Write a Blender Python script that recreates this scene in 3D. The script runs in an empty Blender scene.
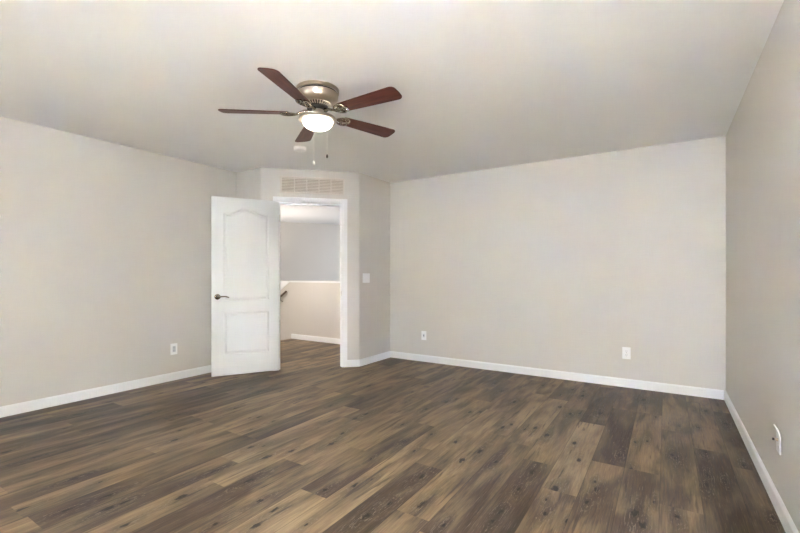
import bpy, bmesh, math, random
from mathutils import Vector, Matrix
from mathutils.geometry import tessellate_polygon
sc = bpy.context.scene
COL = sc.collection
PI = math.pi

# ------------------------------------------------------------------ camera
PSI = 0.5657
cam = bpy.data.cameras.new('camera'); camo = bpy.data.objects.new('camera', cam); COL.objects.link(camo)
cam.sensor_width = 36; cam.lens = 419.08*36/800; cam.shift_y = 7.87/800; cam.clip_start = 0.02
camo.location = (0, 0, 1.17); camo.rotation_euler = (PI/2, 0, PSI)
sc.camera = camo

# ------------------------------------------------------------------ world, lights, exposure
w = bpy.data.worlds.new('world'); sc.world = w; w.use_nodes = True
bg = w.node_tree.nodes['Background']; bg.inputs[0].default_value = (0.72, 0.84, 1.0, 1); bg.inputs[1].default_value = 1.0
sc.view_settings.view_transform = 'Standard'; sc.view_settings.look = 'None'
sc.view_settings.gamma = 1; sc.view_settings.use_curve_mapping = False
sc.view_settings.exposure = 0.10
sc.cycles.sample_clamp_indirect = 0
w.cycles.sampling_method = 'NONE'

def area(name, loc, rot, sx, sy, power, col, spread=180):
    l = bpy.data.lights.new(name, 'AREA'); l.shape = 'RECTANGLE'; l.size = sx; l.size_y = sy
    l.energy = power; l.color = col; l.spread = math.radians(spread)
    o = bpy.data.objects.new(name, l); COL.objects.link(o); o.location = loc; o.rotation_euler = rot
    return o
def point(name, loc, power, col, rad=0.08):
    l = bpy.data.lights.new(name, 'POINT'); l.energy = power; l.color = col; l.shadow_soft_size = rad
    o = bpy.data.objects.new(name, l); COL.objects.link(o); o.location = loc
    return o
# daylight through the window behind the camera: cool sky light (downward) and warmer light thrown up from the ground outside
WIN = [(-3.60, -2.50), (-0.80, 0.30)]
WZ = (0.60, 2.10)
SKY = (35, 650); GND = (90, 790)          # left window's lights kept weak to balance the room
for i, (x0, x1) in enumerate(WIN):
    area('window_sky_light', ((x0+x1)/2, -0.66, 1.74), (PI/2-math.radians(13), 0, PI+0.16), x1-x0-.1, .60, SKY[i], (0.80, 0.94, 1.36), 105)
    area('window_ground_light', ((x0+x1)/2, -0.66, 0.98), (PI/2+math.radians(16), 0, PI+0.14), x1-x0-.1, .60, GND[i], (1.0, 0.922, 0.68), 92)
# landing beyond the door: warm lamp to the left, daylight from the right
point('landing_lamp', (-5.3, 4.0, 1.6), 54, (1.0, 0.925, 0.85), 0.12)
area('landing_ceiling_fill', (-6.9, 5.95, 0.6), (PI, 0, 0), 1.2, .6, 16, (1.0, 0.90, 0.82), 120)     # unseen light added behind the half wall to brighten the landing ceiling
area('landing_window_light', (-4.3, 8.4, 1.3), (PI/2, 0, PI/2+0.25), 1.2, 1.4, 40, (0.84, 0.95, 1.10))

# ------------------------------------------------------------------ materials
def new_mat(name):
    m = bpy.data.materials.new(name); m.use_nodes = True
    nt = m.node_tree; b = nt.nodes['Principled BSDF']
    return m, nt, b
def N(nt, t, **kw):
    n = nt.nodes.new(t)
    for k, v in kw.items(): setattr(n, k, v)
    return n
def plain(name, col, rough=0.5, metal=0.0, spec=0.5, bump=None, var=0.03, coat=0):
    """procedural paint / plastic / metal: faint tone variation and optional bump (scale, distance)"""
    m, nt, b = new_mat(name)
    tc = N(nt, 'ShaderNodeTexCoord'); nz = N(nt, 'ShaderNodeTexNoise'); nz.inputs['Scale'].default_value = 3.0
    nt.links.new(tc.outputs['Object'], nz.inputs['Vector'])
    mx = N(nt, 'ShaderNodeMix', data_type='RGBA')
    mx.inputs[6].default_value = tuple(c*(1-var) for c in col)+(1,); mx.inputs[7].default_value = tuple(min(1, c*(1+var)) for c in col)+(1,)
    nt.links.new(nz.outputs['Fac'], mx.inputs[0]); nt.links.new(mx.outputs[2], b.inputs['Base Color'])
    b.inputs['Roughness'].default_value = rough; b.inputs['Metallic'].default_value = metal
    b.inputs['Specular IOR Level'].default_value = spec; b.inputs['Coat Weight'].default_value = coat
    if bump:
        n2 = N(nt, 'ShaderNodeTexNoise'); n2.inputs['Scale'].default_value = bump[0]; n2.inputs['Detail'].default_value = 3
        nt.links.new(tc.outputs['Object'], n2.inputs['Vector'])
        bp = N(nt, 'ShaderNodeBump'); bp.inputs['Strength'].default_value = bump[2] if len(bump) > 2 else 0.3; bp.inputs['Distance'].default_value = bump[1]
        nt.links.new(n2.outputs['Fac'], bp.inputs['Height']); nt.links.new(bp.outputs[0], b.inputs['Normal'])
    return m
M = {}
M['wall'] = plain('greige_wall_paint', (0.645, 0.61, 0.555), 0.5, spec=0.35, bump=(60, 0.004, 0.15), var=0.01)
M['ceiling'] = plain('white_ceiling_paint', (0.87, 0.86, 0.85), 0.8, spec=0.2, bump=(22, 0.006, 0.35), var=0.01)
M['trim'] = plain('white_trim_paint', (0.84, 0.84, 0.83), 0.35, var=0.005)
M['door'] = plain('white_door_paint', (0.745, 0.755, 0.73), 0.38, var=0.005)
M['plastic'] = plain('white_plastic', (0.88, 0.88, 0.87), 0.3, var=0.005)
M['lit_plastic'] = plain('lit_white_plastic', (0.93, 0.93, 0.92), 0.35, var=0.003)
M['insert'] = plain('grey_white_plastic', (0.58, 0.6, 0.62), 0.35, var=0.005)
M['slot'] = plain('dark_slot', (0.10, 0.10, 0.12), 0.5)
M['vent'] = plain('grille_paint', (0.66, 0.60, 0.53), 0.45, var=0.01)
M['ventback'] = plain('grille_recess', (0.42, 0.34, 0.26), 0.8)
M['nickel'] = plain('brushed_nickel', (0.60, 0.53, 0.44), 0.36, metal=1.0, var=0.05)
M['darkmetal'] = plain('dark_metal', (0.06, 0.05, 0.045), 0.4, metal=0.6)
M['pewter'] = plain('lever_nickel', (0.34, 0.295, 0.24), 0.24, metal=1.0)
M['bronze'] = plain('dark_rail', (0.10, 0.065, 0.045), 0.45)
M['white_chain'] = plain('pale_chain', (0.85, 0.83, 0.78), 0.35, metal=0.3)

def m_blade():
    m, nt, b = new_mat('mahogany_blade')
    tc = N(nt, 'ShaderNodeTexCoord'); mp = N(nt, 'ShaderNodeMapping'); mp.inputs['Scale'].default_value = (3, 40, 40)
    nz = N(nt, 'ShaderNodeTexNoise'); nz.inputs['Scale'].default_value = 1.5; nz.inputs['Detail'].default_value = 4
    nt.links.new(tc.outputs['Object'], mp.inputs[0]); nt.links.new(mp.outputs[0], nz.inputs['Vector'])
    cr = N(nt, 'ShaderNodeValToRGB'); cr.color_ramp.elements[0].position = 0.3; cr.color_ramp.elements[1].position = 0.7
    cr.color_ramp.elements[0].color = (0.075, 0.020, 0.014, 1); cr.color_ramp.elements[1].color = (0.15, 0.042, 0.025, 1)
    nt.links.new(nz.outputs['Fac'], cr.inputs[0]); nt.links.new(cr.outputs[0], b.inputs['Base Color'])
    b.inputs['Roughness'].default_value = 0.45; b.inputs['Specular IOR Level'].default_value = 0.35
    return m
M['blade'] = m_blade()
def m_bowl():
    m, nt, b = new_mat('lit_frosted_glass')
    b.inputs['Base Color'].default_value = (0.95, 0.93, 0.88, 1); b.inputs['Roughness'].default_value = 0.3
    b.inputs['Emission Color'].default_value = (1.0, 0.93, 0.80, 1); b.inputs['Emission Strength'].default_value = 9
    m.cycles.emission_sampling = 'NONE'
    return m
M['bowl'] = m_bowl()
def m_glass():
    m, nt, b = new_mat('window_glass')
    b.inputs['Base Color'].default_value = (1, 1, 1, 1); b.inputs['Roughness'].default_value = 0.0; b.inputs['Transmission Weight'].default_value = 1; b.inputs['IOR'].default_value = 1.45
    return m
M['glass'] = m_glass()

def m_floor():
    m, nt, b = new_mat('vinyl_plank_floor')
    L = nt.links.new
    at = N(nt, 'ShaderNodeAttribute', attribute_name='plank')      # r = tone 0..1, g = seed, b = warmth
    uv = N(nt, 'ShaderNodeAttribute', attribute_name='edge')       # metres across (x) and along (y), width/length follow in z
    sep = N(nt, 'ShaderNodeSeparateColor'); L(at.outputs['Color'], sep.inputs[0])
    su = N(nt, 'ShaderNodeSeparateXYZ'); L(uv.outputs['Vector'], su.inputs[0])
    def math_(op, a, b_=None, c=None, clamp=False):
        n = N(nt, 'ShaderNodeMath', operation=op); n.use_clamp = clamp
        for i, v in enumerate((a, b_, c)):
            if v is None: continue
            if isinstance(v, (int, float)): n.inputs[i].default_value = v
            else: L(v, n.inputs[i])
        return n.outputs[0]
    def vec(x, y, z):
        n = N(nt, 'ShaderNodeCombineXYZ')
        for i, v in enumerate((x, y, z)):
            if isinstance(v, (int, float)): n.inputs[i].default_value = v
            else: L(v, n.inputs[i])
        return n.outputs[0]
    seed = math_('MULTIPLY', sep.outputs[1], 60.0)
    ax, ay = su.outputs[0], su.outputs[1]
    def noise(sx, sy, scale, detail, rough=0.5, dist=0.0, off=0.0):
        v = vec(math_('MULTIPLY', ax, sx), math_('MULTIPLY', ay, sy), math_('ADD', seed, off))
        n = N(nt, 'ShaderNodeTexNoise'); n.inputs['Scale'].default_value = scale; n.inputs['Detail'].default_value = detail
        n.inputs['Roughness'].default_value = rough; n.inputs['Distortion'].default_value = dist
        L(v, n.inputs['Vector']); return n.outputs['Fac']
    def ramp(f, p0, p1, v0=0.0, v1=1.0):
        n = N(nt, 'ShaderNodeMapRange'); n.interpolation_type = 'SMOOTHSTEP'
        n.inputs[1].default_value = p0; n.inputs[2].default_value = p1; n.inputs[3].default_value = v0; n.inputs[4].default_value = v1
        L(f, n.inputs[0]); return n.outputs[0]
    def mix(f, a, b_, blend='MIX'):
        n = N(nt, 'ShaderNodeMix', data_type='RGBA', blend_type=blend)
        if isinstance(f, (int, float)): n.inputs[0].default_value = f
        else: L(f, n.inputs[0])
        for i, v in ((6, a), (7, b_)):
            if isinstance(v, tuple): n.inputs[i].default_value = v+(1,)
            else: L(v, n.inputs[i])
        return n.outputs[2]
    broad = ramp(noise(8, 1.6, 1.0, 3, 0.5, 0.6), 0.30, 0.70)                     # long dark/light clouds along the plank
    fine = ramp(noise(110, 5.0, 1.0, 5, 0.65, 0.3, 3.1), 0.34, 0.66)                # fine grain
    hair = noise(260, 9.0, 1.0, 2, 0.6, 0.0, 7.7)
    # tone of a spot: plank tone + clouds
    t = math_('ADD', sep.outputs[0], math_('MULTIPLY', math_('SUBTRACT', broad, 0.5), 0.50))
    t = math_('ADD', t, math_('MULTIPLY', math_('SUBTRACT', fine, 0.5), 0.24), clamp=True)
    cr = N(nt, 'ShaderNodeValToRGB'); e = cr.color_ramp.elements
    e[0].position = 0.0; e[0].color = (0.046, 0.029, 0.019, 1)
    e[1].position = 1.0; e[1].color = (0.385, 0.278, 0.152, 1)
    k = e.new(0.33); k.color = (0.118, 0.080, 0.048, 1)
    k = e.new(0.66); k.color = (0.240, 0.168, 0.093, 1)
    L(t, cr.inputs[0]); col = cr.outputs[0]
    # grey / warm shift per plank
    col = mix(math_('MULTIPLY', sep.outputs[2], 0.35), col, mix(1.0, col, (0.95, 1.0, 1.12), 'MULTIPLY'))
    # knots: up to four per plank, with dark halos and pale rings drawn out along the grain
    su2 = N(nt, 'ShaderNodeAttribute', attribute_name='seam')
    ss = N(nt, 'ShaderNodeSeparateXYZ'); L(su2.outputs['Vector'], ss.inputs[0])
    wob = noise(34, 9, 1.0, 4, 0.65, 0.0, 1.3); wob2 = noise(90, 30, 1.0, 3, 0.6, 0.0, 4.9)
    kd = None; kc = None
    for nm in ('knots_a', 'knots_b'):
        ka = N(nt, 'ShaderNodeAttribute', attribute_name=nm); ks = N(nt, 'ShaderNodeSeparateColor'); L(ka.outputs['Color'], ks.inputs[0])
        for ox, oy in ((ks.outputs[0], ks.outputs[1]), (ks.outputs[2], ka.outputs['Alpha'])):
            dx = math_('SUBTRACT', ss.outputs[0], ox); dy = math_('SUBTRACT', ss.outputs[1], oy)
            q = math_('SQRT', math_('ADD', math_('POWER', math_('MULTIPLY', math_('ABSOLUTE', dx), 1/.045), 2.0), math_('POWER', math_('MULTIPLY', math_('ABSOLUTE', dy), 1/.17), 2.0)))
            c_ = math_('SQRT', math_('ADD', math_('POWER', math_('MULTIPLY', math_('ABSOLUTE', dx), 1/.012), 2.0), math_('POWER', math_('MULTIPLY', math_('ABSOLUTE', dy), 1/.028), 2.0)))
            hs = math_('FRACT', math_('ADD', math_('MULTIPLY', ox, 97.3), math_('MULTIPLY', oy, 61.7)))
            c_ = math_('DIVIDE', c_, math_('ADD', 0.40, math_('MULTIPLY', hs, 0.95))); q = math_('DIVIDE', q, math_('ADD', 0.60, math_('MULTIPLY', hs, 0.75)))
            kd = q if kd is None else math_('MINIMUM', kd, q); kc = c_ if kc is None else math_('MINIMUM', kc, c_)
    kd = math_('ADD', kd, math_('MULTIPLY', math_('SUBTRACT', wob, 0.5), 1.3))
    kc = math_('ADD', kc, math_('MULTIPLY', math_('SUBTRACT', wob2, 0.5), 3.0))
    dark = math_('SUBTRACT', 1.05, math_('MULTIPLY', sep.outputs[0], 0.9))
    halo = math_('MULTIPLY', ramp(kd, 1.25, 0.1), dark)
    col = mix(math_('MULTIPLY', halo, 0.9), col, (0.034, 0.024, 0.019))
    ring = ramp(math_('SINE', math_('MULTIPLY', kd, 20.0)), 0.55, 0.95)
    rf = math_('MULTIPLY', math_('MULTIPLY', ring, ramp(kd, 1.5, 0.5)), ramp(hair, 0.44, 0.58))
    col = mix(math_('MULTIPLY', rf, 0.40), col, (0.36, 0.29, 0.22))
    core = ramp(kc, 1.3, 0.5)
    col = mix(math_('MULTIPLY', core, 0.92), col, (0.011, 0.008, 0.007))
    # dark mineral streaks
    st = ramp(noise(30, 2.2, 1.0, 3, 0.6, 0.6, 12.0), 0.57, 0.70)
    col = mix(math_('MULTIPLY', st, 0.68), col, (0.040, 0.029, 0.023))
    # pale open-pore hairlines
    pale = ramp(hair, 0.60, 0.75)
    col = mix(math_('MULTIPLY', pale, 0.30), col, (0.42, 0.34, 0.26))
    # seams between planks
    ex = math_('MINIMUM', ss.outputs[0], math_('SUBTRACT', ss.outputs[2], ss.outputs[0]))
    sm = ramp(ex, 0.0005, 0.0022, 1.0, 0.0)
    col = mix(math_('MULTIPLY', sm, 0.55), col, (0.02, 0.015, 0.012))
    L(col, b.inputs['Base Color'])
    rr = ramp(fine, 0.0, 1.0, 0.36, 0.46); L(rr, b.inputs['Roughness'])
    b.inputs['Specular IOR Level'].default_value = 0.22
    bp = N(nt, 'ShaderNodeBump'); bp.inputs['Strength'].default_value = 0.12; bp.inputs['Distance'].default_value = 0.002
    L(math_('SUBTRACT', hair, sm), bp.inputs['Height']); L(bp.outputs[0], b.inputs['Normal'])
    return m
M['floor'] = m_floor()

# ------------------------------------------------------------------ mesh helpers
def obj(name, bm, mat, parent=None, smooth=None, bevel=None):
    bmesh.ops.recalc_face_normals(bm, faces=bm.faces)
    if smooth is not None:
        for f in bm.faces: f.smooth = True
        for e in bm.edges:
            if len(e.link_faces) == 2: e.smooth = e.calc_face_angle(0) < math.radians(smooth)
    me = bpy.data.meshes.new(name); bm.to_mesh(me); bm.free()
    me.materials.append(M[mat] if isinstance(mat, str) else mat)
    o = bpy.data.objects.new(name, me); COL.objects.link(o)
    if parent: o.parent = parent
    if bevel:
        md = o.modifiers.new('bevel', 'BEVEL'); md.width = bevel; md.segments = 2; md.limit_method = 'ANGLE'
    return o
def struct(name, bm, mat, parent=None, label=None, **k):
    o = obj(name, bm, mat, parent, **k); o['kind'] = 'structure'
    if label: o['label'] = label
    return o
def thing(name, label, cat, loc=(0, 0, 0), rotz=0, group=None):
    o = bpy.data.objects.new(name, None); COL.objects.link(o); o.empty_display_size = 0.05
    o.location = loc; o.rotation_euler = (0, 0, rotz); o['label'] = label; o['category'] = cat
    if group: o['group'] = group
    return o
def box(bm, x0, x1, y0, y1, z0, z1, mtx=None):
    vs = [bm.verts.new((x, y, z)) for z in (z0, z1) for x, y in ((x0, y0), (x1, y0), (x1, y1), (x0, y1))]
    for f in ((0, 3, 2, 1), (4, 5, 6, 7), (0, 1, 5, 4), (1, 2, 6, 5), (2, 3, 7, 6), (3, 0, 4, 7)): bm.faces.new([vs[i] for i in f])
    if mtx:
        for v in vs: v.co = mtx @ v.co
    return vs
def prism(bm, poly, z0, z1):
    """vertical prism over a 2D polygon"""
    n = len(poly)
    a = [bm.verts.new((p[0], p[1], z0)) for p in poly]; b = [bm.verts.new((p[0], p[1], z1)) for p in poly]
    bm.faces.new(a[::-1]); bm.faces.new(b)
    for i in range(n): bm.faces.new((a[i], a[(i+1) % n], b[(i+1) % n], b[i]))
def lathe(bm, prof, seg=48, c=(0, 0, 0), cap=True):
    rings = []
    for r, z in prof:
        if r < 1e-6: rings.append([bm.verts.new((c[0], c[1], c[2]+z))])
        else: rings.append([bm.verts.new((c[0]+r*math.cos(2*PI*k/seg), c[1]+r*math.sin(2*PI*k/seg), c[2]+z)) for k in range(seg)])
    for p, q in zip(rings, rings[1:]):
        for k in range(seg):
            k2 = (k+1) % seg
            if len(p) == 1 and len(q) == 1: continue
            if len(p) == 1: bm.faces.new((p[0], q[k], q[k2]))
            elif len(q) == 1: bm.faces.new((p[k], q[0], p[k2]))
            else: bm.faces.new((p[k], q[k], q[k2], p[k2]))
    if cap:
        for r in (rings[0], rings[-1]):
            if len(r) > 2: bm.faces.new(r)
def tube(bm, pts, rad, seg=8, mtx=None):
    pts = [Vector(p) for p in pts]
    rads = rad if isinstance(rad, (list, tuple)) else [rad]*len(pts)
    rings = []; up = None
    for i, p in enumerate(pts):
        t = (pts[min(i+1, len(pts)-1)]-pts[max(i-1, 0)]).normalized()
        if up is None: up = t.orthogonal().normalized()
        up = (up-t*up.dot(t)).normalized(); sd = t.cross(up)
        rings.append([bm.verts.new(p+(up*math.cos(2*PI*k/seg)+sd*math.sin(2*PI*k/seg))*rads[i]) for k in range(seg)])
    for a, b in zip(rings, rings[1:]):
        for k in range(seg): bm.faces.new((a[k], a[(k+1) % seg], b[(k+1) % seg], b[k]))
    bm.faces.new(rings[0][::-1]); bm.faces.new(rings[-1])
    if mtx:
        for r in rings:
            for v in r: v.co = mtx @ v.co
def B(): return bmesh.new()

# ------------------------------------------------------------------ the room's plan
H = 2.4642
XR, YB = 0.4702, 4.9267
A = (XR, YB); Bc = (XR-3.7625, YB); C = (Bc[0], YB-0.7044); D = (C[0]-0.8461, C[1]-0.8461); E = (D[0]-0.4583, D[1])
XL = E[0]; YR = -0.70
T = 0.115
loop = [A, Bc, C, D, E, (XL, YR), (XR, YR)]
def offset(loop, t):
    n = len(loop); out = []
    for i in range(n):
        p0, p1, p2 = (Vector(loop[(i+k) % n]) for k in (-1, 0, 1))
        d1 = (p1-p0).normalized(); d2 = (p2-p1).normalized()
        n1 = Vector((d1.y, -d1.x)); n2 = Vector((d2.y, -d2.x))
        m = (n1+n2); m = m/(m.dot(n1)); out.append(p1+m*t)
    return out
outer = offset(loop, T)
def fillet(p0, p1, p2, r, seg=6):
    p0, p1, p2 = Vector(p0), Vector(p1), Vector(p2)
    a = (p0-p1).normalized(); b = (p2-p1).normalized(); half = a.angle(b)/2
    L_ = r/math.tan(half); c = p1+(a+b).normalized()*(r/math.sin(half))
    s = p1+a*L_; e = p1+b*L_; pts = []
    a0 = math.atan2(s.y-c.y, s.x-c.x); a1 = math.atan2(e.y-c.y, e.x-c.x); dd = (a1-a0+PI) % (2*PI)-PI
    return [(c.x+r*math.cos(a0+dd*k/seg), c.y+r*math.sin(a0+dd*k/seg)) for k in range(seg+1)]
def ring_wall(name, i):
    bm = B(); j = (i+1) % len(loop)
    prism(bm, [loop[i], outer[i], outer[j], loop[j]], 0, H)
    return struct(name, bm, 'wall')
fC = fillet(Bc, C, D, 0.022); fD = fillet(C, D, E, 0.022)
ring_wall('wall_back', 0)
bm = B(); prism(bm, [Bc, outer[1], outer[2], fC[0]], 0, H); struct('wall_alcove', bm, 'wall')
bm = B(); prism(bm, [fD[-1], outer[3], outer[4], E], 0, H); struct('wall_corner', bm, 'wall')
ring_wall('wall_left', 4); ring_wall('wall_right', 6)
# door wall, seen as a line from D (s = 0) to C, opening S0..S1
UD = Vector((math.sqrt(.5), math.sqrt(.5))); ND = Vector((math.sqrt(.5), -math.sqrt(.5)))   # along the wall, out into the room
S0, S1, HD = 0.212, 0.972, 2.056
def dw(s, off): v = Vector(D)+UD*s+ND*off; return (v.x, v.y)
bm = B()
prism(bm, [dw(S0, 0), dw(S0, -T), tuple(outer[3])] + [fD[k] for k in range(len(fD)-1, -1, -1)], 0, H)
prism(bm, [tuple(outer[2]), dw(S1, -T), dw(S1, 0)] + [fC[k] for k in range(len(fC)-1, -1, -1)], 0, H)
prism(bm, [dw(S0, 0), dw(S1, 0), dw(S1, -T), dw(S0, -T)], HD, H)
struct('wall_door', bm, 'wall', smooth=35)
# rear wall behind the camera with its two windows
bm = B(); xs = [XL-T]+[v for w_ in WIN for v in w_]+[XR+T]
for k in range(0, len(xs)-1):
    if k % 2 == 0: box(bm, xs[k], xs[k+1], YR-T, YR, 0, H)
    else: box(bm, xs[k], xs[k+1], YR-T, YR, 0, WZ[0]); box(bm, xs[k], xs[k+1], YR-T, YR, WZ[1], H)
struct('wall_rear', bm, 'wall')
for k, (x0, x1) in enumerate(WIN):
    bm = B(); f = 0.045
    for a0, a1, z0, z1 in ((x0, x0+f, *WZ), (x1-f, x1, *WZ), (x0+f, x1-f, WZ[0], WZ[0]+f), (x0+f, x1-f, WZ[1]-f, WZ[1]), ((x0+x1)/2-.02, (x0+x1)/2+.02, WZ[0]+f, WZ[1]-f)):
        box(bm, a0, a1, YR-T, YR-T+.05, z0, z1)
    o = struct('window_%d' % (k+1), bm, 'trim')
    bm = B(); box(bm, x0+f, x1-f, YR-T+.02, YR-T+.026, WZ[0]+f, WZ[1]-f); obj('pane', bm, 'glass', o)

# ceiling over the bedroom and the landing
bm = B(); box(bm, -9.5, XR+T, YR-T, 10.4, H, H+.12); struct('ceiling', bm, 'ceiling')

# ------------------------------------------------------------------ floor: planks run along Y
PL = 1.22
KNOT_PX = [(24, 420), (79, 414), (92, 418), (66, 428), (6, 452), (36, 457), (175, 440), (76, 478), (22, 509), (100, 482), (67, 510), (107, 496), (125, 502), (107, 509), (125, 525), (181, 497),
 (249, 418), (259, 417), (330, 421), (251, 447), (264, 446), (292, 451), (267, 457), (214, 471), (260, 501), (216, 524), (249, 481), (274, 510), (257, 525), (306, 525), (325, 490), (354, 419),
 (405, 441), (371, 459), (355, 485), (372, 479), (414, 451), (427, 450), (432, 434), (456, 442), (470, 412), (480, 412), (389, 504), (367, 516), (422, 504), (422, 476), (462, 460), (480, 451),
 (492, 521), (444, 525), (496, 462), (570, 414), (580, 413), (600, 413), (525, 429), (535, 428), (547, 435), (532, 472), (519, 489), (555, 489), (546, 500), (500, 512), (510, 506), (579, 460),
 (574, 443), (620, 455), (595, 482), (596, 489), (587, 502), (567, 521), (545, 514), (635, 442), (647, 441), (635, 514), (656, 417), (631, 469), (679, 426), (677, 459), (672, 455), (699, 428),
 (705, 452), (707, 475), (707, 485), (654, 502), (636, 512), (677, 517), (727, 424), (744, 465), (772, 517), (642, 525), (725, 481), (431, 369), (467, 383), (412, 392), (406, 402), (502, 391),
 (521, 387), (514, 402), (366, 414), (387, 389), (369, 386), (446, 402), (456, 399), (560, 407), (644, 400), (635, 399), (706, 411), (697, 427), (236, 408), (300, 399), (309, 397), (370, 385), (281, 391)]
HALFY = 5.40; NOSE = -5.77
def floor_at(u, v):
    # point of the floor that the photograph shows at (u, v)
    x, z = (u-400)/419.08, -(v-274.37)/419.08
    t = -1.17/z
    return (t*(math.cos(PSI)*x-math.sin(PSI)), t*(math.sin(PSI)*x+math.cos(PSI)))
KNOTS = [floor_at(*p) for p in KNOT_PX]
def build_floor(rows):
    """rows: list of (x0, x1, [(y0, y1, tone, warm)...])"""
    bm = B(); lp = bm.loops.layers.float_color.new('plank'); lk1 = bm.loops.layers.float_color.new('knots_a'); lk2 = bm.loops.layers.float_color.new('knots_b'); le = bm.loops.layers.float_vector.new('edge'); ls = bm.loops.layers.float_vector.new('seam')
    rnd = random.Random(5)
    for x0, x1, pl in rows:
        for y0, y1, tone, warm in pl:
            seed = rnd.random(); ox = rnd.random()*3; oy = rnd.random()*5; fl = rnd.choice((-1, 1))
            vs = [bm.verts.new(c) for c in ((x0, y0, 0), (x1, y0, 0), (x1, y1, 0), (x0, y1, 0))]
            f = bm.faces.new(vs)
            kn = [(kx-x0, ky-y0) for kx, ky in KNOTS if x0 <= kx < x1 and y0 <= ky < y1][:4]
            if not kn: kn = [(rnd.uniform(.03, .15), rnd.uniform(.1, 1.1)) for _ in range(rnd.choice((1, 2, 2)))]
            kn += [(-5, -5)]*(4-len(kn))
            for l in f.loops:
                l[lk1] = (*kn[0], *kn[1]); l[lk2] = (*kn[2], *kn[3])
                c = l.vert.co
                l[lp] = (tone, seed, warm, 1); l[le] = (ox+c.x-x0, oy+fl*(c.y-y0), 0)
                l[ls] = (c.x-x0, c.y-y0, x1-x0)
    # slab underneath
    for x0, x1, y0, y1 in ((XL-T, XR+T, YR-T, HALFY+.12), (NOSE, XL-T, 3.2, HALFY+.12)): box(bm, x0, x1, y0, y1, -.2, -.004)
    me = bpy.data.meshes.new('floor'); bm.to_mesh(me); bm.free(); me.materials.append(M['floor'])
    o = bpy.data.objects.new('floor', me); COL.objects.link(o); o['kind'] = 'structure'
    return o
rnd = random.Random(11)
# end joint (metres along Y) and plank tones of the rows counted from the right wall: (joint, [tones below ... ], [tones above ...])
ROWS = {-2: (3.0, [.3], [.3]), -1: (4.456, [.16, .22, .3], [.48]), 0: (3.45, [.20, .3], [.45, .45]), 1: (2.515, [.62, .5], [.44, .48]), 2: (2.87, [.38, .45], [.50, .42]),
        3: (2.87, [.42, .5], [.14, .4]), 4: (3.58, [.70, .5], [.24]), 5: (2.667, [.20, .5], [.50, .34]), 6: (2.88, [.34, .55], [.56, .5]),
        7: (1.75, [.55], [.62, .58, .5]), 8: (2.253, [.28, .5], [.62, .45, .5]), 9: (1.25, [.62], [.70, .60, .42]), 10: (1.64, [.66], [.30, .5, .35]), 11: (3.44, [.46, .56, .5], [.36]),
        12: (1.85, [.36, .5], [.58, .42]), 13: (1.428, [.56], [.64, .5, .42]), 14: (1.655, [.36, .5], [.70, .22, .5]), 15: (.745, [.60], [.22, .26, .45]), 16: (1.95, [.52, .5], [.55, .5]),
        17: (1.455, [.36, .5], [.66, .5, .4]), 18: (3.209, [.60, .42, .5], [.4]), 19: (2.0, [.38, .5], [.63, .45]), 20: (.62, [.4], [.20, .24, .35]), 21: (1.356, [.54], [.30, .42, .4])}
S_OFF, PW = .3394, .1838
rows = []
r = -2
while True:
    x0, x = S_OFF-PW*(r+1), S_OFF-PW*r
    if x <= NOSE: break
    x0 = max(x0, NOSE); x = min(x, XR+T)
    ya = YR-T if x0 > XL-T-PW else 3.2
    yb = HALFY+.1 if x < -3.2 else YB+T
    j, lo, hi = ROWS.get(r, (rnd.random()*PL, [], []))
    k0 = -int((j-ya)/PL)-1; pl = []
    y = j+k0*PL
    while y < yb:
        q = round((y-j)/PL); tone = None
        if q >= 0 and q < len(hi): tone = hi[q]
        if q < 0 and -q-1 < len(lo): tone = lo[-q-1]
        if tone is None: tone = min(.8, max(.15, rnd.gauss(.45, .15)))
        y0, y1 = max(y, ya), min(y+PL, yb)
        if y1 > y0: pl.append((y0, y1, tone, rnd.random()))
        y += PL
    rows.append((x0, x, pl)); r += 1
build_floor(rows)

# ------------------------------------------------------------------ baseboards
BH, BT = 0.088, 0.013
def baseboard(name, pts, parent=None, z=0.0, h=BH, side=1):
    """pts: 2D polyline; the board stands on its left (room) side"""
    n = len(pts); bm = B(); prof = [(0, 0), (BT, 0), (BT, h-.014), (BT*.55, h-.004), (BT*.3, h), (0, h)]
    rings = []
    for i in range(n):
        p = Vector(pts[i])
        d1 = (p-Vector(pts[i-1])).normalized() if i else None; d2 = (Vector(pts[i+1])-p).normalized() if i < n-1 else None
        d1 = d1 or d2; d2 = d2 or d1
        n1 = Vector((-d1.y, d1.x))*side; n2 = Vector((-d2.y, d2.x))*side; m = n1+n2; m = m/m.dot(n1)
        rings.append([bm.verts.new((p.x+m.x*o, p.y+m.y*o, z+zz)) for o, zz in prof])
    for a, b in zip(rings, rings[1:]):
        for q in range(len(prof)): bm.faces.new((a[q], a[(q+1) % len(prof)], b[(q+1) % len(prof)], b[q]))
    bm.faces.new(rings[0]); bm.faces.new(rings[-1][::-1])
    return struct(name, bm, 'trim', parent)
CW, CT = 0.065, 0.017       # casing width and thickness
baseboard('baseboard_right', [(XR, YR), A])
baseboard('baseboard_back', [(XR-BT, YB), Bc])
baseboard('baseboard_alcove', [(Bc[0], Bc[1]-BT), C, dw(S1+CW+.005, 0)])
baseboard('baseboard_corner', [dw(S0-CW-.005, 0), D, (E[0]+BT, E[1])])
baseboard('baseboard_left', [E, (XL, YR)])

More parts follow.
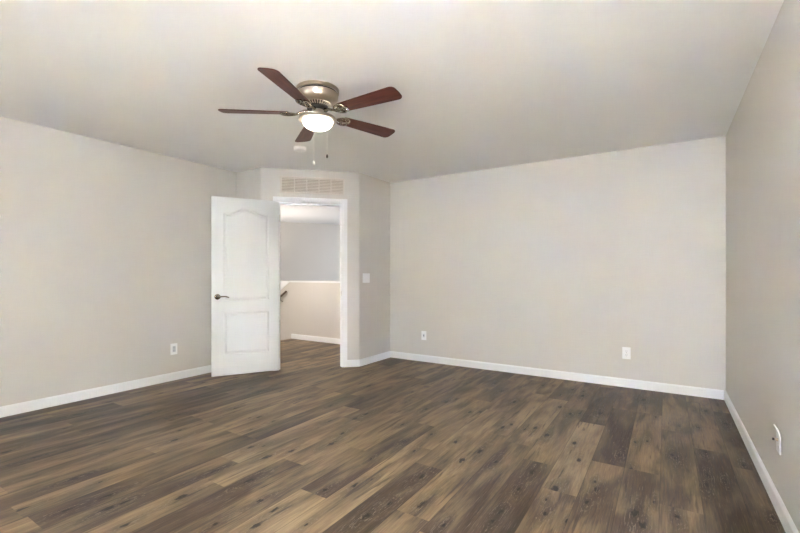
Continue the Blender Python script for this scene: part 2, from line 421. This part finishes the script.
# ------------------------------------------------------------------ door frame (casing and jamb)
def MD(s=0, off=0, z=0):     # frame of the door wall: x along the wall, y out into the room, z up
    o = Vector(D)+UD*s+ND*off
    return Matrix(((UD.x, ND.x, 0, o.x), (UD.y, ND.y, 0, o.y), (0, 0, 1, z), (0, 0, 0, 1)))
m_ = MD(); bm = B()
def cas(bm, x0, x1, z0, z1, side, y=0.0):
    # stepped casing: back band and a thinner inner edge
    if side == 'L': box(bm, x0, x0+.045, y, y+CT, z0, z1, m_); box(bm, x0+.045, x1, y, y+CT*.65, z0, z1, m_)
    if side == 'R': box(bm, x1-.045, x1, y, y+CT, z0, z1, m_); box(bm, x0, x1-.045, y, y+CT*.65, z0, z1, m_)
    if side == 'T': box(bm, x0, x1, y, y+CT, z1-.045, z1, m_); box(bm, x0+.045, x1-.045, y, y+CT*.65, z0, z1-.045, m_)
r_ = 0.005
cas(bm, S0-r_-CW, S0-r_, 0, HD+r_, 'L'); cas(bm, S1+r_, S1+r_+CW, 0, HD+r_, 'R'); cas(bm, S0-r_-CW, S1+r_+CW, HD+r_, HD+r_+CW-.010, 'T')
for xa in (S0-r_-CW, S1+r_+CW-.045): box(bm, xa, xa+.045, 0, CT, HD+r_, HD+r_+CW-.055, m_)
trim = struct('trim_1', bm, 'trim', bevel=0.003)
bm = B(); JT = .018
for x0, x1 in ((S0-.012, S0+.002), (S1-.002, S1+.012)): box(bm, x0, x1, -T-.003, .002, 0, HD+.002, m_)
box(bm, S0+.002, S1-.002, -T-.003, .002, HD-.012, HD+.002, m_)
for x0, x1 in ((S0+.002, S0+.012), (S1-.012, S1-.002)): box(bm, x0, x1, -.075, -.04, 0, HD-.012, m_)
box(bm, S0+.012, S1-.012, -.075, -.04, HD-.022, HD-.012, m_)
struct('jamb', bm, 'trim', trim)
bm = B(); box(bm, S1-.0045, S1-.0015, -.030, -.006, .90, .96, m_); obj('strike_plate', bm, 'nickel', trim)

# ------------------------------------------------------------------ door leaf, swung wide open
HG = Vector((-3.945, 3.492)); FR = Vector((-4.315, 2.842))
dd = (FR-HG); LW = dd.length; du = dd/LW; dn = Vector((-du.y, du.x))
if dn.dot(-HG) < 0: dn = -dn                      # the face the camera sees
door = bpy.data.objects.new('door_1', None); COL.objects.link(door); door['kind'] = 'structure'
door['label'] = 'white two-panel interior door with arched top panel standing open'
# local frame: x from hinge edge to free edge, y out of the visible face, z up
door.matrix_world = Matrix(((du.x, dn.x, 0, HG.x), (du.y, dn.y, 0, HG.y), (0, 0, 1, 0.016), (0, 0, 0, 1)))
DH, DT = 2.036, 0.035
def panel_outline(x0, x1, z0, z1, rise, inset, n=40):
    x0 += inset; x1 -= inset; z0 += inset
    pts = [(x0, z0), (x1, z0)]
    sh = .10
    for k in range(n+1):
        t = k/n; xx = x1+(x0-x1)*t
        q = 0 if rise == 0 or t < sh or t > 1-sh else .5-.5*math.cos(2*PI*(t-sh)/(1-2*sh))
        q = q**.8 if q > 0 else 0
        pts.append((xx, z1+rise*q-inset))
    return pts
def door_face(bm, y, sgn):
    panels = [(.122, LW-.125, .235, .715, 0.0), (.122, LW-.125, .850, 1.855, 0.062)]
    steps = [(0, 0), (.009, -.012), (.016, -.013), (.022, -.012), (.036, -.002), (.040, -.0015)]
    polys = [[(0, 0), (LW, 0), (LW, DH), (0, DH)]]
    loops_v = []
    for p in panels:
        rings = []
        for ins, dep in steps:
            rings.append([bm.verts.new((a, y+sgn*dep, b)) for a, b in panel_outline(*p, ins)])
        n = len(rings[0])
        for r0, r1 in zip(rings, rings[1:]):
            for k in range(n): bm.faces.new((r0[k], r0[(k+1) % n], r1[(k+1) % n], r1[k]))
        bm.faces.new(rings[-1])
        loops_v.append(rings[0]); polys.append(panel_outline(*p, 0)[::-1])
    rect = [bm.verts.new((a, y, b)) for a, b in polys[0]]
    allv = list(rect)
    for lv in loops_v: allv += lv[::-1]
    tris = tessellate_polygon([[Vector((a, b, 0)) for a, b in pp] for pp in polys])
    for t in tris:
        try: bm.faces.new([allv[i] for i in t])
        except ValueError: pass
    return rect
bm = B(); r1 = door_face(bm, 0, 1); r2 = door_face(bm, -DT, -1)
for k in range(4): bm.faces.new((r1[k], r1[(k+1) % 4], r2[(k+1) % 4], r2[k]))
obj('door_leaf', bm, 'door', door, smooth=25)
# lever handle on the visible face
hx, hz = LW-.062, .900
bm = B(); prof = [(0, 0), (.032, 0), (.032, .005), (.026, .011), (.014, .013), (.011, .030), (.012, .048), (0, .052)]
lathe(bm, prof, 28, cap=False)
for v in bm.verts: v.co = Vector((v.co.x+hx, v.co.z, v.co.y+hz))
lev = [(hx, .044, hz), (hx-.02, .046, hz+.001), (hx-.05, .047, hz+.004), (hx-.08, .047, hz+.003), (hx-.105, .045, hz-.004), (hx-.118, .043, hz-.010)]
tube(bm, lev, [.010, .0095, .008, .0075, .007, .005], 12)
obj('lever_handle', bm, 'pewter', door, smooth=40)['label'] = 'brushed nickel lever handle'
bm = B(); lathe(bm, [(0, 0), (.032, 0), (.032, .005), (.014, .013), (.011, .030), (0, .034)], 28, cap=False)
for v in bm.verts: v.co = Vector((v.co.x+hx, -DT-v.co.z, v.co.y+hz))
tube(bm, [(hx, -DT-.030, hz), (hx-.06, -DT-.032, hz+.003), (hx-.115, -DT-.030, hz-.008)], [.010, .008, .005], 10)
obj('lever_handle', bm, 'pewter', door, smooth=40)['label'] = 'brushed nickel lever handle on the far face'
bm = B(); box(bm, LW-.001, LW+.002, -.029, -.006, hz-.028, hz+.028); obj('latch_plate', bm, 'nickel', door)
for z in (.18, 1.0, 1.83):
    bm = B(); tube(bm, [(-.006, -DT-.004, z-.044), (-.006, -DT-.004, z+.044)], .006, 10); box(bm, -.003, .03, -DT-.002, -DT+.001, z-.044, z+.044)
    obj('hinge', bm, 'nickel', door)

# ------------------------------------------------------------------ return air grille over the door
V0, V1, VZ0, VZ1 = .226, 1.006, 2.166, 2.374
t = thing('air_grille', 'wide pale return air grille on the wall above the doorway', 'vent', (*dw((V0+V1)/2, 0), VZ0))
t.matrix_world = MD((V0+V1)/2, 0, VZ0)
vw = (V1-V0)/2; vh = VZ1-VZ0; fr = .020
bm = B()
for x0, x1, z0, z1 in ((-vw, vw, 0, fr), (-vw, vw, vh-fr, vh), (-vw, -vw+fr, fr, vh-fr), (vw-fr, vw, fr, vh-fr)): box(bm, x0, x1, 0, .010, z0, z1)
for k in range(1, 5):
    x = -vw+fr+(2*vw-2*fr)*k/5; box(bm, x-.006, x+.006, .001, .008, fr, vh-fr)
obj('frame', bm, 'vent', t, bevel=.002)
bm = B(); ns = 9
for k in range(ns):
    z = fr+(vh-2*fr)*(k+.5)/ns
    mt = Matrix.Translation((0, .004, z)) @ Matrix.Rotation(math.radians(-35), 4, 'X')
    box(bm, -vw+fr, vw-fr, -.0035, .0035, -.0045, .0045, mt)
obj('louvres', bm, 'vent', t)
bm = B(); box(bm, -vw+.01, vw-.01, 0.0002, .0012, .01, vh-.01); obj('recess', bm, 'ventback', t)

# ------------------------------------------------------------------ wall plates.  local frame: x across, y out of the wall, z up
def plate(name, label, cat, loc, rotz, w_, h_, kind, group=None):
    t = thing(name, label, cat, loc, rotz, group)
    bm = B(); box(bm, -w_/2, w_/2, 0.0003, .006, -h_/2, h_/2); obj('plate', bm, 'plastic', t, bevel=.002)
    if kind == 'duplex':
        for s in (-1, 1):
            bm = B(); lathe(bm, [(.0165, .0055), (.0165, .0085), (.0155, .009), (0, .009)], 24)
            for v in bm.verts: v.co = Vector((v.co.x, v.co.z, max(-.0135, min(.0135, v.co.y))+s*.0195))
            r = obj('receptacle', bm, 'plastic', t)
            bm = B()
            for x0, hh in ((-.0065, .009), (.0065, .007)): box(bm, x0-.0012, x0+.0012, .0088, .0094, s*.0195-hh/2+.003, s*.0195+hh/2+.003)
            box(bm, -.0025, .0025, .0088, .0094, s*.0195-.011, s*.0195-.006)
            obj('slots', bm, 'slot', r)
        bm = B(); lathe(bm, [(.003, .005), (.003, .0072), (0, .0075)], 12)
        for v in bm.verts: v.co = Vector((v.co.x, v.co.z, v.co.y))
        obj('screw', bm, 'nickel', t)
    elif kind == 'decora':
        bm = B(); box(bm, -.0168, .0168, .0055, .0085, -.033, .033); r = obj('receptacle_insert', bm, 'insert', t, bevel=.001)
        bm = B()
        for s in (-1, 1):
            for x0 in (-.0065, .0065): box(bm, x0-.0012, x0+.0012, .0084, .0088, s*.017, s*.017+.008)
            box(bm, -.0025, .0025, .0084, .0088, s*.017-.007, s*.017-.003)
        obj('slots', bm, 'slot', r)
    elif kind == 'switch':
        n = 2
        for k in range(n):
            x = (k-(n-1)/2)*.048
            bm = B(); box(bm, x-.0168, x+.0168, .0055, .0105, -.033, .033)
            for v in bm.verts:
                if v.co.y > .008 and v.co.z > 0: v.co.y -= .004
            obj('rocker', bm, 'plastic', t, bevel=.001)
    elif kind == 'jack':
        bm = B(); box(bm, -.011, .011, .0055, .0075, -.022, .022); r = obj('jack_insert', bm, 'insert', t, bevel=.001)
        bm = B(); box(bm, -.006, .006, .0072, .0079, -.006, .006); obj('socket', bm, 'slot', r)
    return t
plate('wall_outlet', 'white outlet plate with grey insert low on the left wall beside the door', 'outlet', (XL, 2.572, .345), -PI/2, .076, .122, 'decora')
plate('jack_plate', 'small white jack plate low at the far left end of the back wall', 'wall plate', (-2.746, YB, .349), PI, .074, .120, 'jack')
plate('wall_outlet', 'white duplex outlet with two sockets low on the back wall right half', 'outlet', (-.347, YB, .354), PI, .076, .122, 'duplex')
plate('light_switch', 'white double light switch on the narrow wall right of the doorway', 'switch', (C[0], 4.362, 1.122), -PI/2, .148, .122, 'switch')
# plate on the right wall, its top bent away from the wall, with a protruding connector
t = thing('cable_plate', 'white cable plate with bent top and protruding connector on the right wall', 'wall plate', (XR, 2.72, .362), PI/2)
bm = B(); n = 14; g = []
for k in range(n+1):
    z = -.062+.124*k/n; y = .003+.011*max(0, (z-.030)/.032)**1.5
    g.append([bm.verts.new((xx, y+yy, z)) for xx, yy in ((-.036, 0), (.036, 0), (.036, .006), (-.036, .006))])
for a, b in zip(g, g[1:]):
    for k in range(4): bm.faces.new((a[k], a[(k+1) % 4], b[(k+1) % 4], b[k]))
bm.faces.new(g[0]); bm.faces.new(g[-1][::-1])
obj('plate', bm, 'plastic', t, bevel=.0012)
bm = B(); lathe(bm, [(.0075, 0), (.0075, .006), (.0045, .006), (.0045, .014), (0, .014)], 16)
for v in bm.verts: v.co = Vector((v.co.x, v.co.z+.009, v.co.y))
cn = obj('connector', bm, 'nickel', t)
bm = B(); lathe(bm, [(0, 0), (.006, 0), (.006, .008), (0, .008)], 16)
for v in bm.verts: v.co = Vector((v.co.x, v.co.z+.022, v.co.y))
obj('connector_tip', bm, 'darkmetal', cn)

# ------------------------------------------------------------------ smoke detector
t = thing('smoke_detector', 'small round white smoke detector on the ceiling beyond the fan', 'smoke detector', (-3.154, 3.063, H))
bm = B(); lathe(bm, [(0, 0), (.066, 0), (.066, -.006), (0, -.006)], 40, cap=False); obj('base', bm, 'plastic', t, smooth=30)
bm = B(); lathe(bm, [(.060, -.006), (.062, -.018), (.060, -.032), (.050, -.037), (.016, -.039), (0, -.039)], 40); obj('cover', bm, 'lit_plastic', t, smooth=30)

# ------------------------------------------------------------------ ceiling fan
FX, FY = -2.058, 2.168
fan = thing('ceiling_fan', 'five blade ceiling fan in brushed nickel with lit glass bowl', 'ceiling fan', (FX, FY, H))
ZB = 2.294-H
bm = B()
lathe(bm, [(0, 0), (.143, 0), (.148, -.003), (.148, -.024), (.144, -.028)], 64, cap=False)
obj('canopy_ring', bm, 'nickel', fan, smooth=30)
bm = B(); lathe(bm, [(.134, -.026), (.134, -.038)], 64); obj('groove', bm, 'darkmetal', fan)
bm = B(); lathe(bm, [(.141, -.036), (.143, -.040), (.141, -.066), (.133, -.083), (.121, -.094), (.104, -.101), (.096, -.103), (.0, -.103)], 64, cap=False)
obj('motor_housing', bm, 'nickel', fan, smooth=30)
bm = B()
for k in range(30):
    mt = Matrix.Rotation(2*PI*k/30, 4, 'Z')
    tube(bm, [(.094, 0, -.100), (.088, 0, -.113), (.070, 0, -.122)], .0042, 6, mt)
obj('vent_ring', bm, 'nickel', fan, smooth=40)
bm = B(); lathe(bm, [(.084, -.101), (.066, -.123), (.0, -.123)], 40, cap=False); obj('vent_core', bm, 'darkmetal', fan, smooth=40)
bm = B(); lathe(bm, [(.074, -.120), (.074, -.140), (.060, -.146), (0, -.146)], 40); obj('flywheel', bm, 'darkmetal', fan, smooth=30)
bm = B(); lathe(bm, [(.040, -.140), (.041, -.168), (.052, -.186), (.060, -.196), (0, -.196)], 40); obj('switch_housing', bm, 'nickel', fan, smooth=30)
bm = B(); lathe(bm, [(.055, -.186), (.100, -.192), (.124, -.199), (.131, -.207), (.131, -.218), (.127, -.223), (.108, -.224), (.104, -.219), (0, -.219)], 64)
pan = obj('light_pan', bm, 'nickel', fan, smooth=30)
bm = B(); lathe(bm, [(.101, -.219), (.104, -.229), (.098, -.246), (.083, -.263), (.058, -.276), (.030, -.284), (0, -.286)], 48)
bowl = obj('glass_bowl', bm, 'bowl', fan, smooth=60); bowl['label'] = 'lit white glass bowl'
TH0, PITCH = 0.012, -0.198
def blade_bm():
    bm = B(); r0, r1 = .195, .666
    out = []
    # outline: widening towards a rounded tip
    w0, w1 = .047, .067
    top = []
    for k in range(13):
        t_ = k/12; r = r0+.012+(r1-.035-r0-.012)*t_; top.append((r, w0+(w1-w0)*t_**.8))
    tip = [(r1-.035+.035*math.sin(a), w1-.035*(1-math.cos(a))) for a in [PI/2*k/6 for k in range(1, 7)]]
    tip2 = [(r1+.002, 0)]
    half = [(r0, w0-.016), (r0+.003, w0-.006)]+top+tip
    out = half+tip2+[(a, -b) for a, b in half[::-1]]
    lo = [bm.verts.new((a, b, -.003)) for a, b in out]; hi = [bm.verts.new((a, b, .003)) for a, b in out]
    bm.faces.new(lo[::-1]); bm.faces.new(hi); n = len(out)
    for k in range(n): bm.faces.new((lo[k], lo[(k+1) % n], hi[(k+1) % n], hi[k]))
    return bm
def iron_bm():
    bm = B()
    # arm from the flywheel down and out to the blade
    tube(bm, [(.060, 0, .016), (.095, 0, .014), (.125, 0, .002), (.150, 0, -.008), (.185, 0, -.010)], [.012, .010, .009, .008, .007], 8)
    for s in (-1, 1):
        # scrolled loop each side, open in the middle
        loop_ = [(.145, 0, -.008), (.160, s*.020, -.008), (.182, s*.038, -.008), (.212, s*.046, -.008), (.240, s*.040, -.008), (.252, s*.024, -.008),
                 (.240, s*.012, -.008), (.222, s*.014, -.008), (.214, s*.024, -.008), (.222, s*.030, -.008)]
        tube(bm, loop_, [.006, .006, .0065, .0065, .006, .006, .0055, .005, .0045, .004], 8)
        tube(bm, [(.170, s*.006, -.008), (.195, s*.018, -.008), (.205, s*.032, -.008)], [.005, .0045, .004], 8)
    tube(bm, [(.180, 0, -.009), (.225, 0, -.008), (.262, 0, -.006)], [.0075, .007, .004], 8)
    for a, b in ((.205, .038), (.205, -.038), (.255, 0)):
        tube(bm, [(a, b, -.012), (a, b, -.002)], .007, 8)
    return bm
bl_me = io_me = None
for k in range(5):
    a = TH0+2*PI*k/5
    mt = Matrix.Translation((0, 0, ZB)) @ Matrix.Rotation(a, 4, 'Z')
    if k == 0:
        bo = obj('blade', blade_bm(), 'blade', fan, bevel=.0015); io = obj('blade_bracket', iron_bm(), 'pewter', fan, smooth=50)
    else:
        bo = bo.copy(); COL.objects.link(bo); bo.parent = fan; io = io.copy(); COL.objects.link(io); io.parent = fan
    bo.matrix_local = mt @ Matrix.Rotation(PITCH, 4, 'X'); io.matrix_local = mt @ Matrix.Rotation(PITCH, 4, 'X')
# pull chains hang at the back of the bowl
cd = Vector((math.cos(PSI), math.sin(PSI))); fd = Vector((-math.sin(PSI), math.cos(PSI)))
for sx, zend, tipm, lab in ((-.050, 1.992, 'white_chain', 'long pale pull chain'), (.046, 2.040, 'darkmetal', 'short pull chain with dark fob')):
    q = cd*sx+fd*.108; x, y = q.x, q.y; z0 = -.216; z1 = zend-H
    bm = B(); tube(bm, [(x, y, z0), (x, y, z1)], .0009, 6)
    nb = int((z0-z1)/.008)
    for i in range(nb):
        z = z0-.008*i; lathe(bm, [(0, z+.0022), (.0019, z), (0, z-.0022)], 6, (x, y, 0), cap=False)
    ch = obj('pull_chain', bm, 'white_chain', fan); ch['label'] = lab
    bm = B(); lathe(bm, [(0, z1+.004), (.004, z1), (.0075, z1-.010), (.0075, z1-.020), (.004, z1-.026), (0, z1-.026)], 14, (x, y, 0), cap=False)
    obj('fob', bm, tipm, ch, smooth=40)

# ------------------------------------------------------------------ landing beyond the door
def flat_wall(name, p0, p1, t, z0, z1, mat='wall'):
    p0, p1 = Vector(p0), Vector(p1); d = (p1-p0).normalized(); n = Vector((d.y, -d.x))*t
    bm = B(); prism(bm, [p0, p1, p1+n, p0+n], z0, z1); return struct(name, bm, mat)
LOW = -2.6
flat_wall('wall_landing_far', (-9.3, 4.89), (-6.15, 10.2), -.12, LOW, H)
flat_wall('wall_landing_right', (-3.41, YB+T+.002), (-3.41, 10.3), .12, LOW, H)
flat_wall('wall_landing_end', (-6.3, 10.2), (-3.2, 10.2), -.12, LOW, H)
flat_wall('wall_landing_left', (-9.3, 3.1), (-9.3, 4.9), -.12, LOW, H)
flat_wall('wall_landing_near', (-9.4, 3.2), (XL-T-.002, 3.2), .12, LOW, H)
bm = B(); box(bm, -9.4, -3.2, 3.1, 10.4, LOW-.1, LOW); struct('floor_below', bm, 'wall')
# half wall with a white cap: level along the landing, then falling with the stairs
CZ = 1.050; xs0 = -5.83; SL = math.tan(math.radians(33)); xe = -8.6
bm = B(); y0, y1 = HALFY, HALFY+.12
fr_ = [(-3.412, LOW), (-3.412, CZ-.025), (xs0, CZ-.025), (xe, CZ-.025-SL*(xs0-xe)), (xe, LOW)]
a = [bm.verts.new((p[0], y0, p[1])) for p in fr_]; b = [bm.verts.new((p[0], y1, p[1])) for p in fr_]
bm.faces.new(a); bm.faces.new(b[::-1])
for k in range(5): bm.faces.new((a[k], a[(k+1) % 5], b[(k+1) % 5], b[k]))
hw = struct('wall_half', bm, 'wall')
bm = B(); y0, y1 = HALFY-.014, HALFY+.134
fr_ = [(-3.412, CZ-.025), (-3.412, CZ), (xs0, CZ), (xe, CZ-SL*(xs0-xe)), (xe, CZ-.025-SL*(xs0-xe)), (xs0, CZ-.025)]
a = [bm.verts.new((p[0], y0, p[1])) for p in fr_]; b = [bm.verts.new((p[0], y1, p[1])) for p in fr_]
for q in ((0, 1, 2, 5), (5, 2, 3, 4)): bm.faces.new([a[i] for i in q]); bm.faces.new([b[i] for i in q][::-1])
for k in range(6): bm.faces.new((a[k], a[(k+1) % 6], b[(k+1) % 6], b[k]))
struct('cap', bm, 'trim', hw)
baseboard('baseboard_landing', [(-3.412, HALFY), (NOSE+.0, HALFY)])
flat_wall('wall_stairwell', (-5.9, 6.5), (-9.0, 6.5), .12, LOW, 1.02, 'trim')
# stair flight going down to the left
bm = B()
for k in range(9):
    box(bm, NOSE-.27*(k+1), NOSE-.27*k, 4.40, HALFY-.001, -.19*(k+1)-.19, -.19*(k+1))
struct('trim_2', bm, 'trim', label='white steps going down from the landing')
t = thing('handrail', 'dark sloping handrail on the half wall beyond the doorway', 'handrail', (xs0, HALFY, .9))
def rl(x): return -.0-SL*(xs0-x)
rx0, rx1 = xs0-.02, xs0-2.2
bm = B(); tube(bm, [(rx0-xs0, -.060, rl(rx0)-.03), (rx1-xs0, -.060, rl(rx1)-.03)], .020, 10); obj('rail', bm, 'bronze', t, smooth=40)
for x in (xs0-.17, xs0-1.2, xs0-2.0):
    bm = B(); tube(bm, [(x-xs0, -.002, rl(x)-.12), (x-xs0, -.05, rl(x)-.11), (x-xs0, -.060, rl(x)-.05)], .008, 8); obj('bracket', bm, 'darkmetal', t)
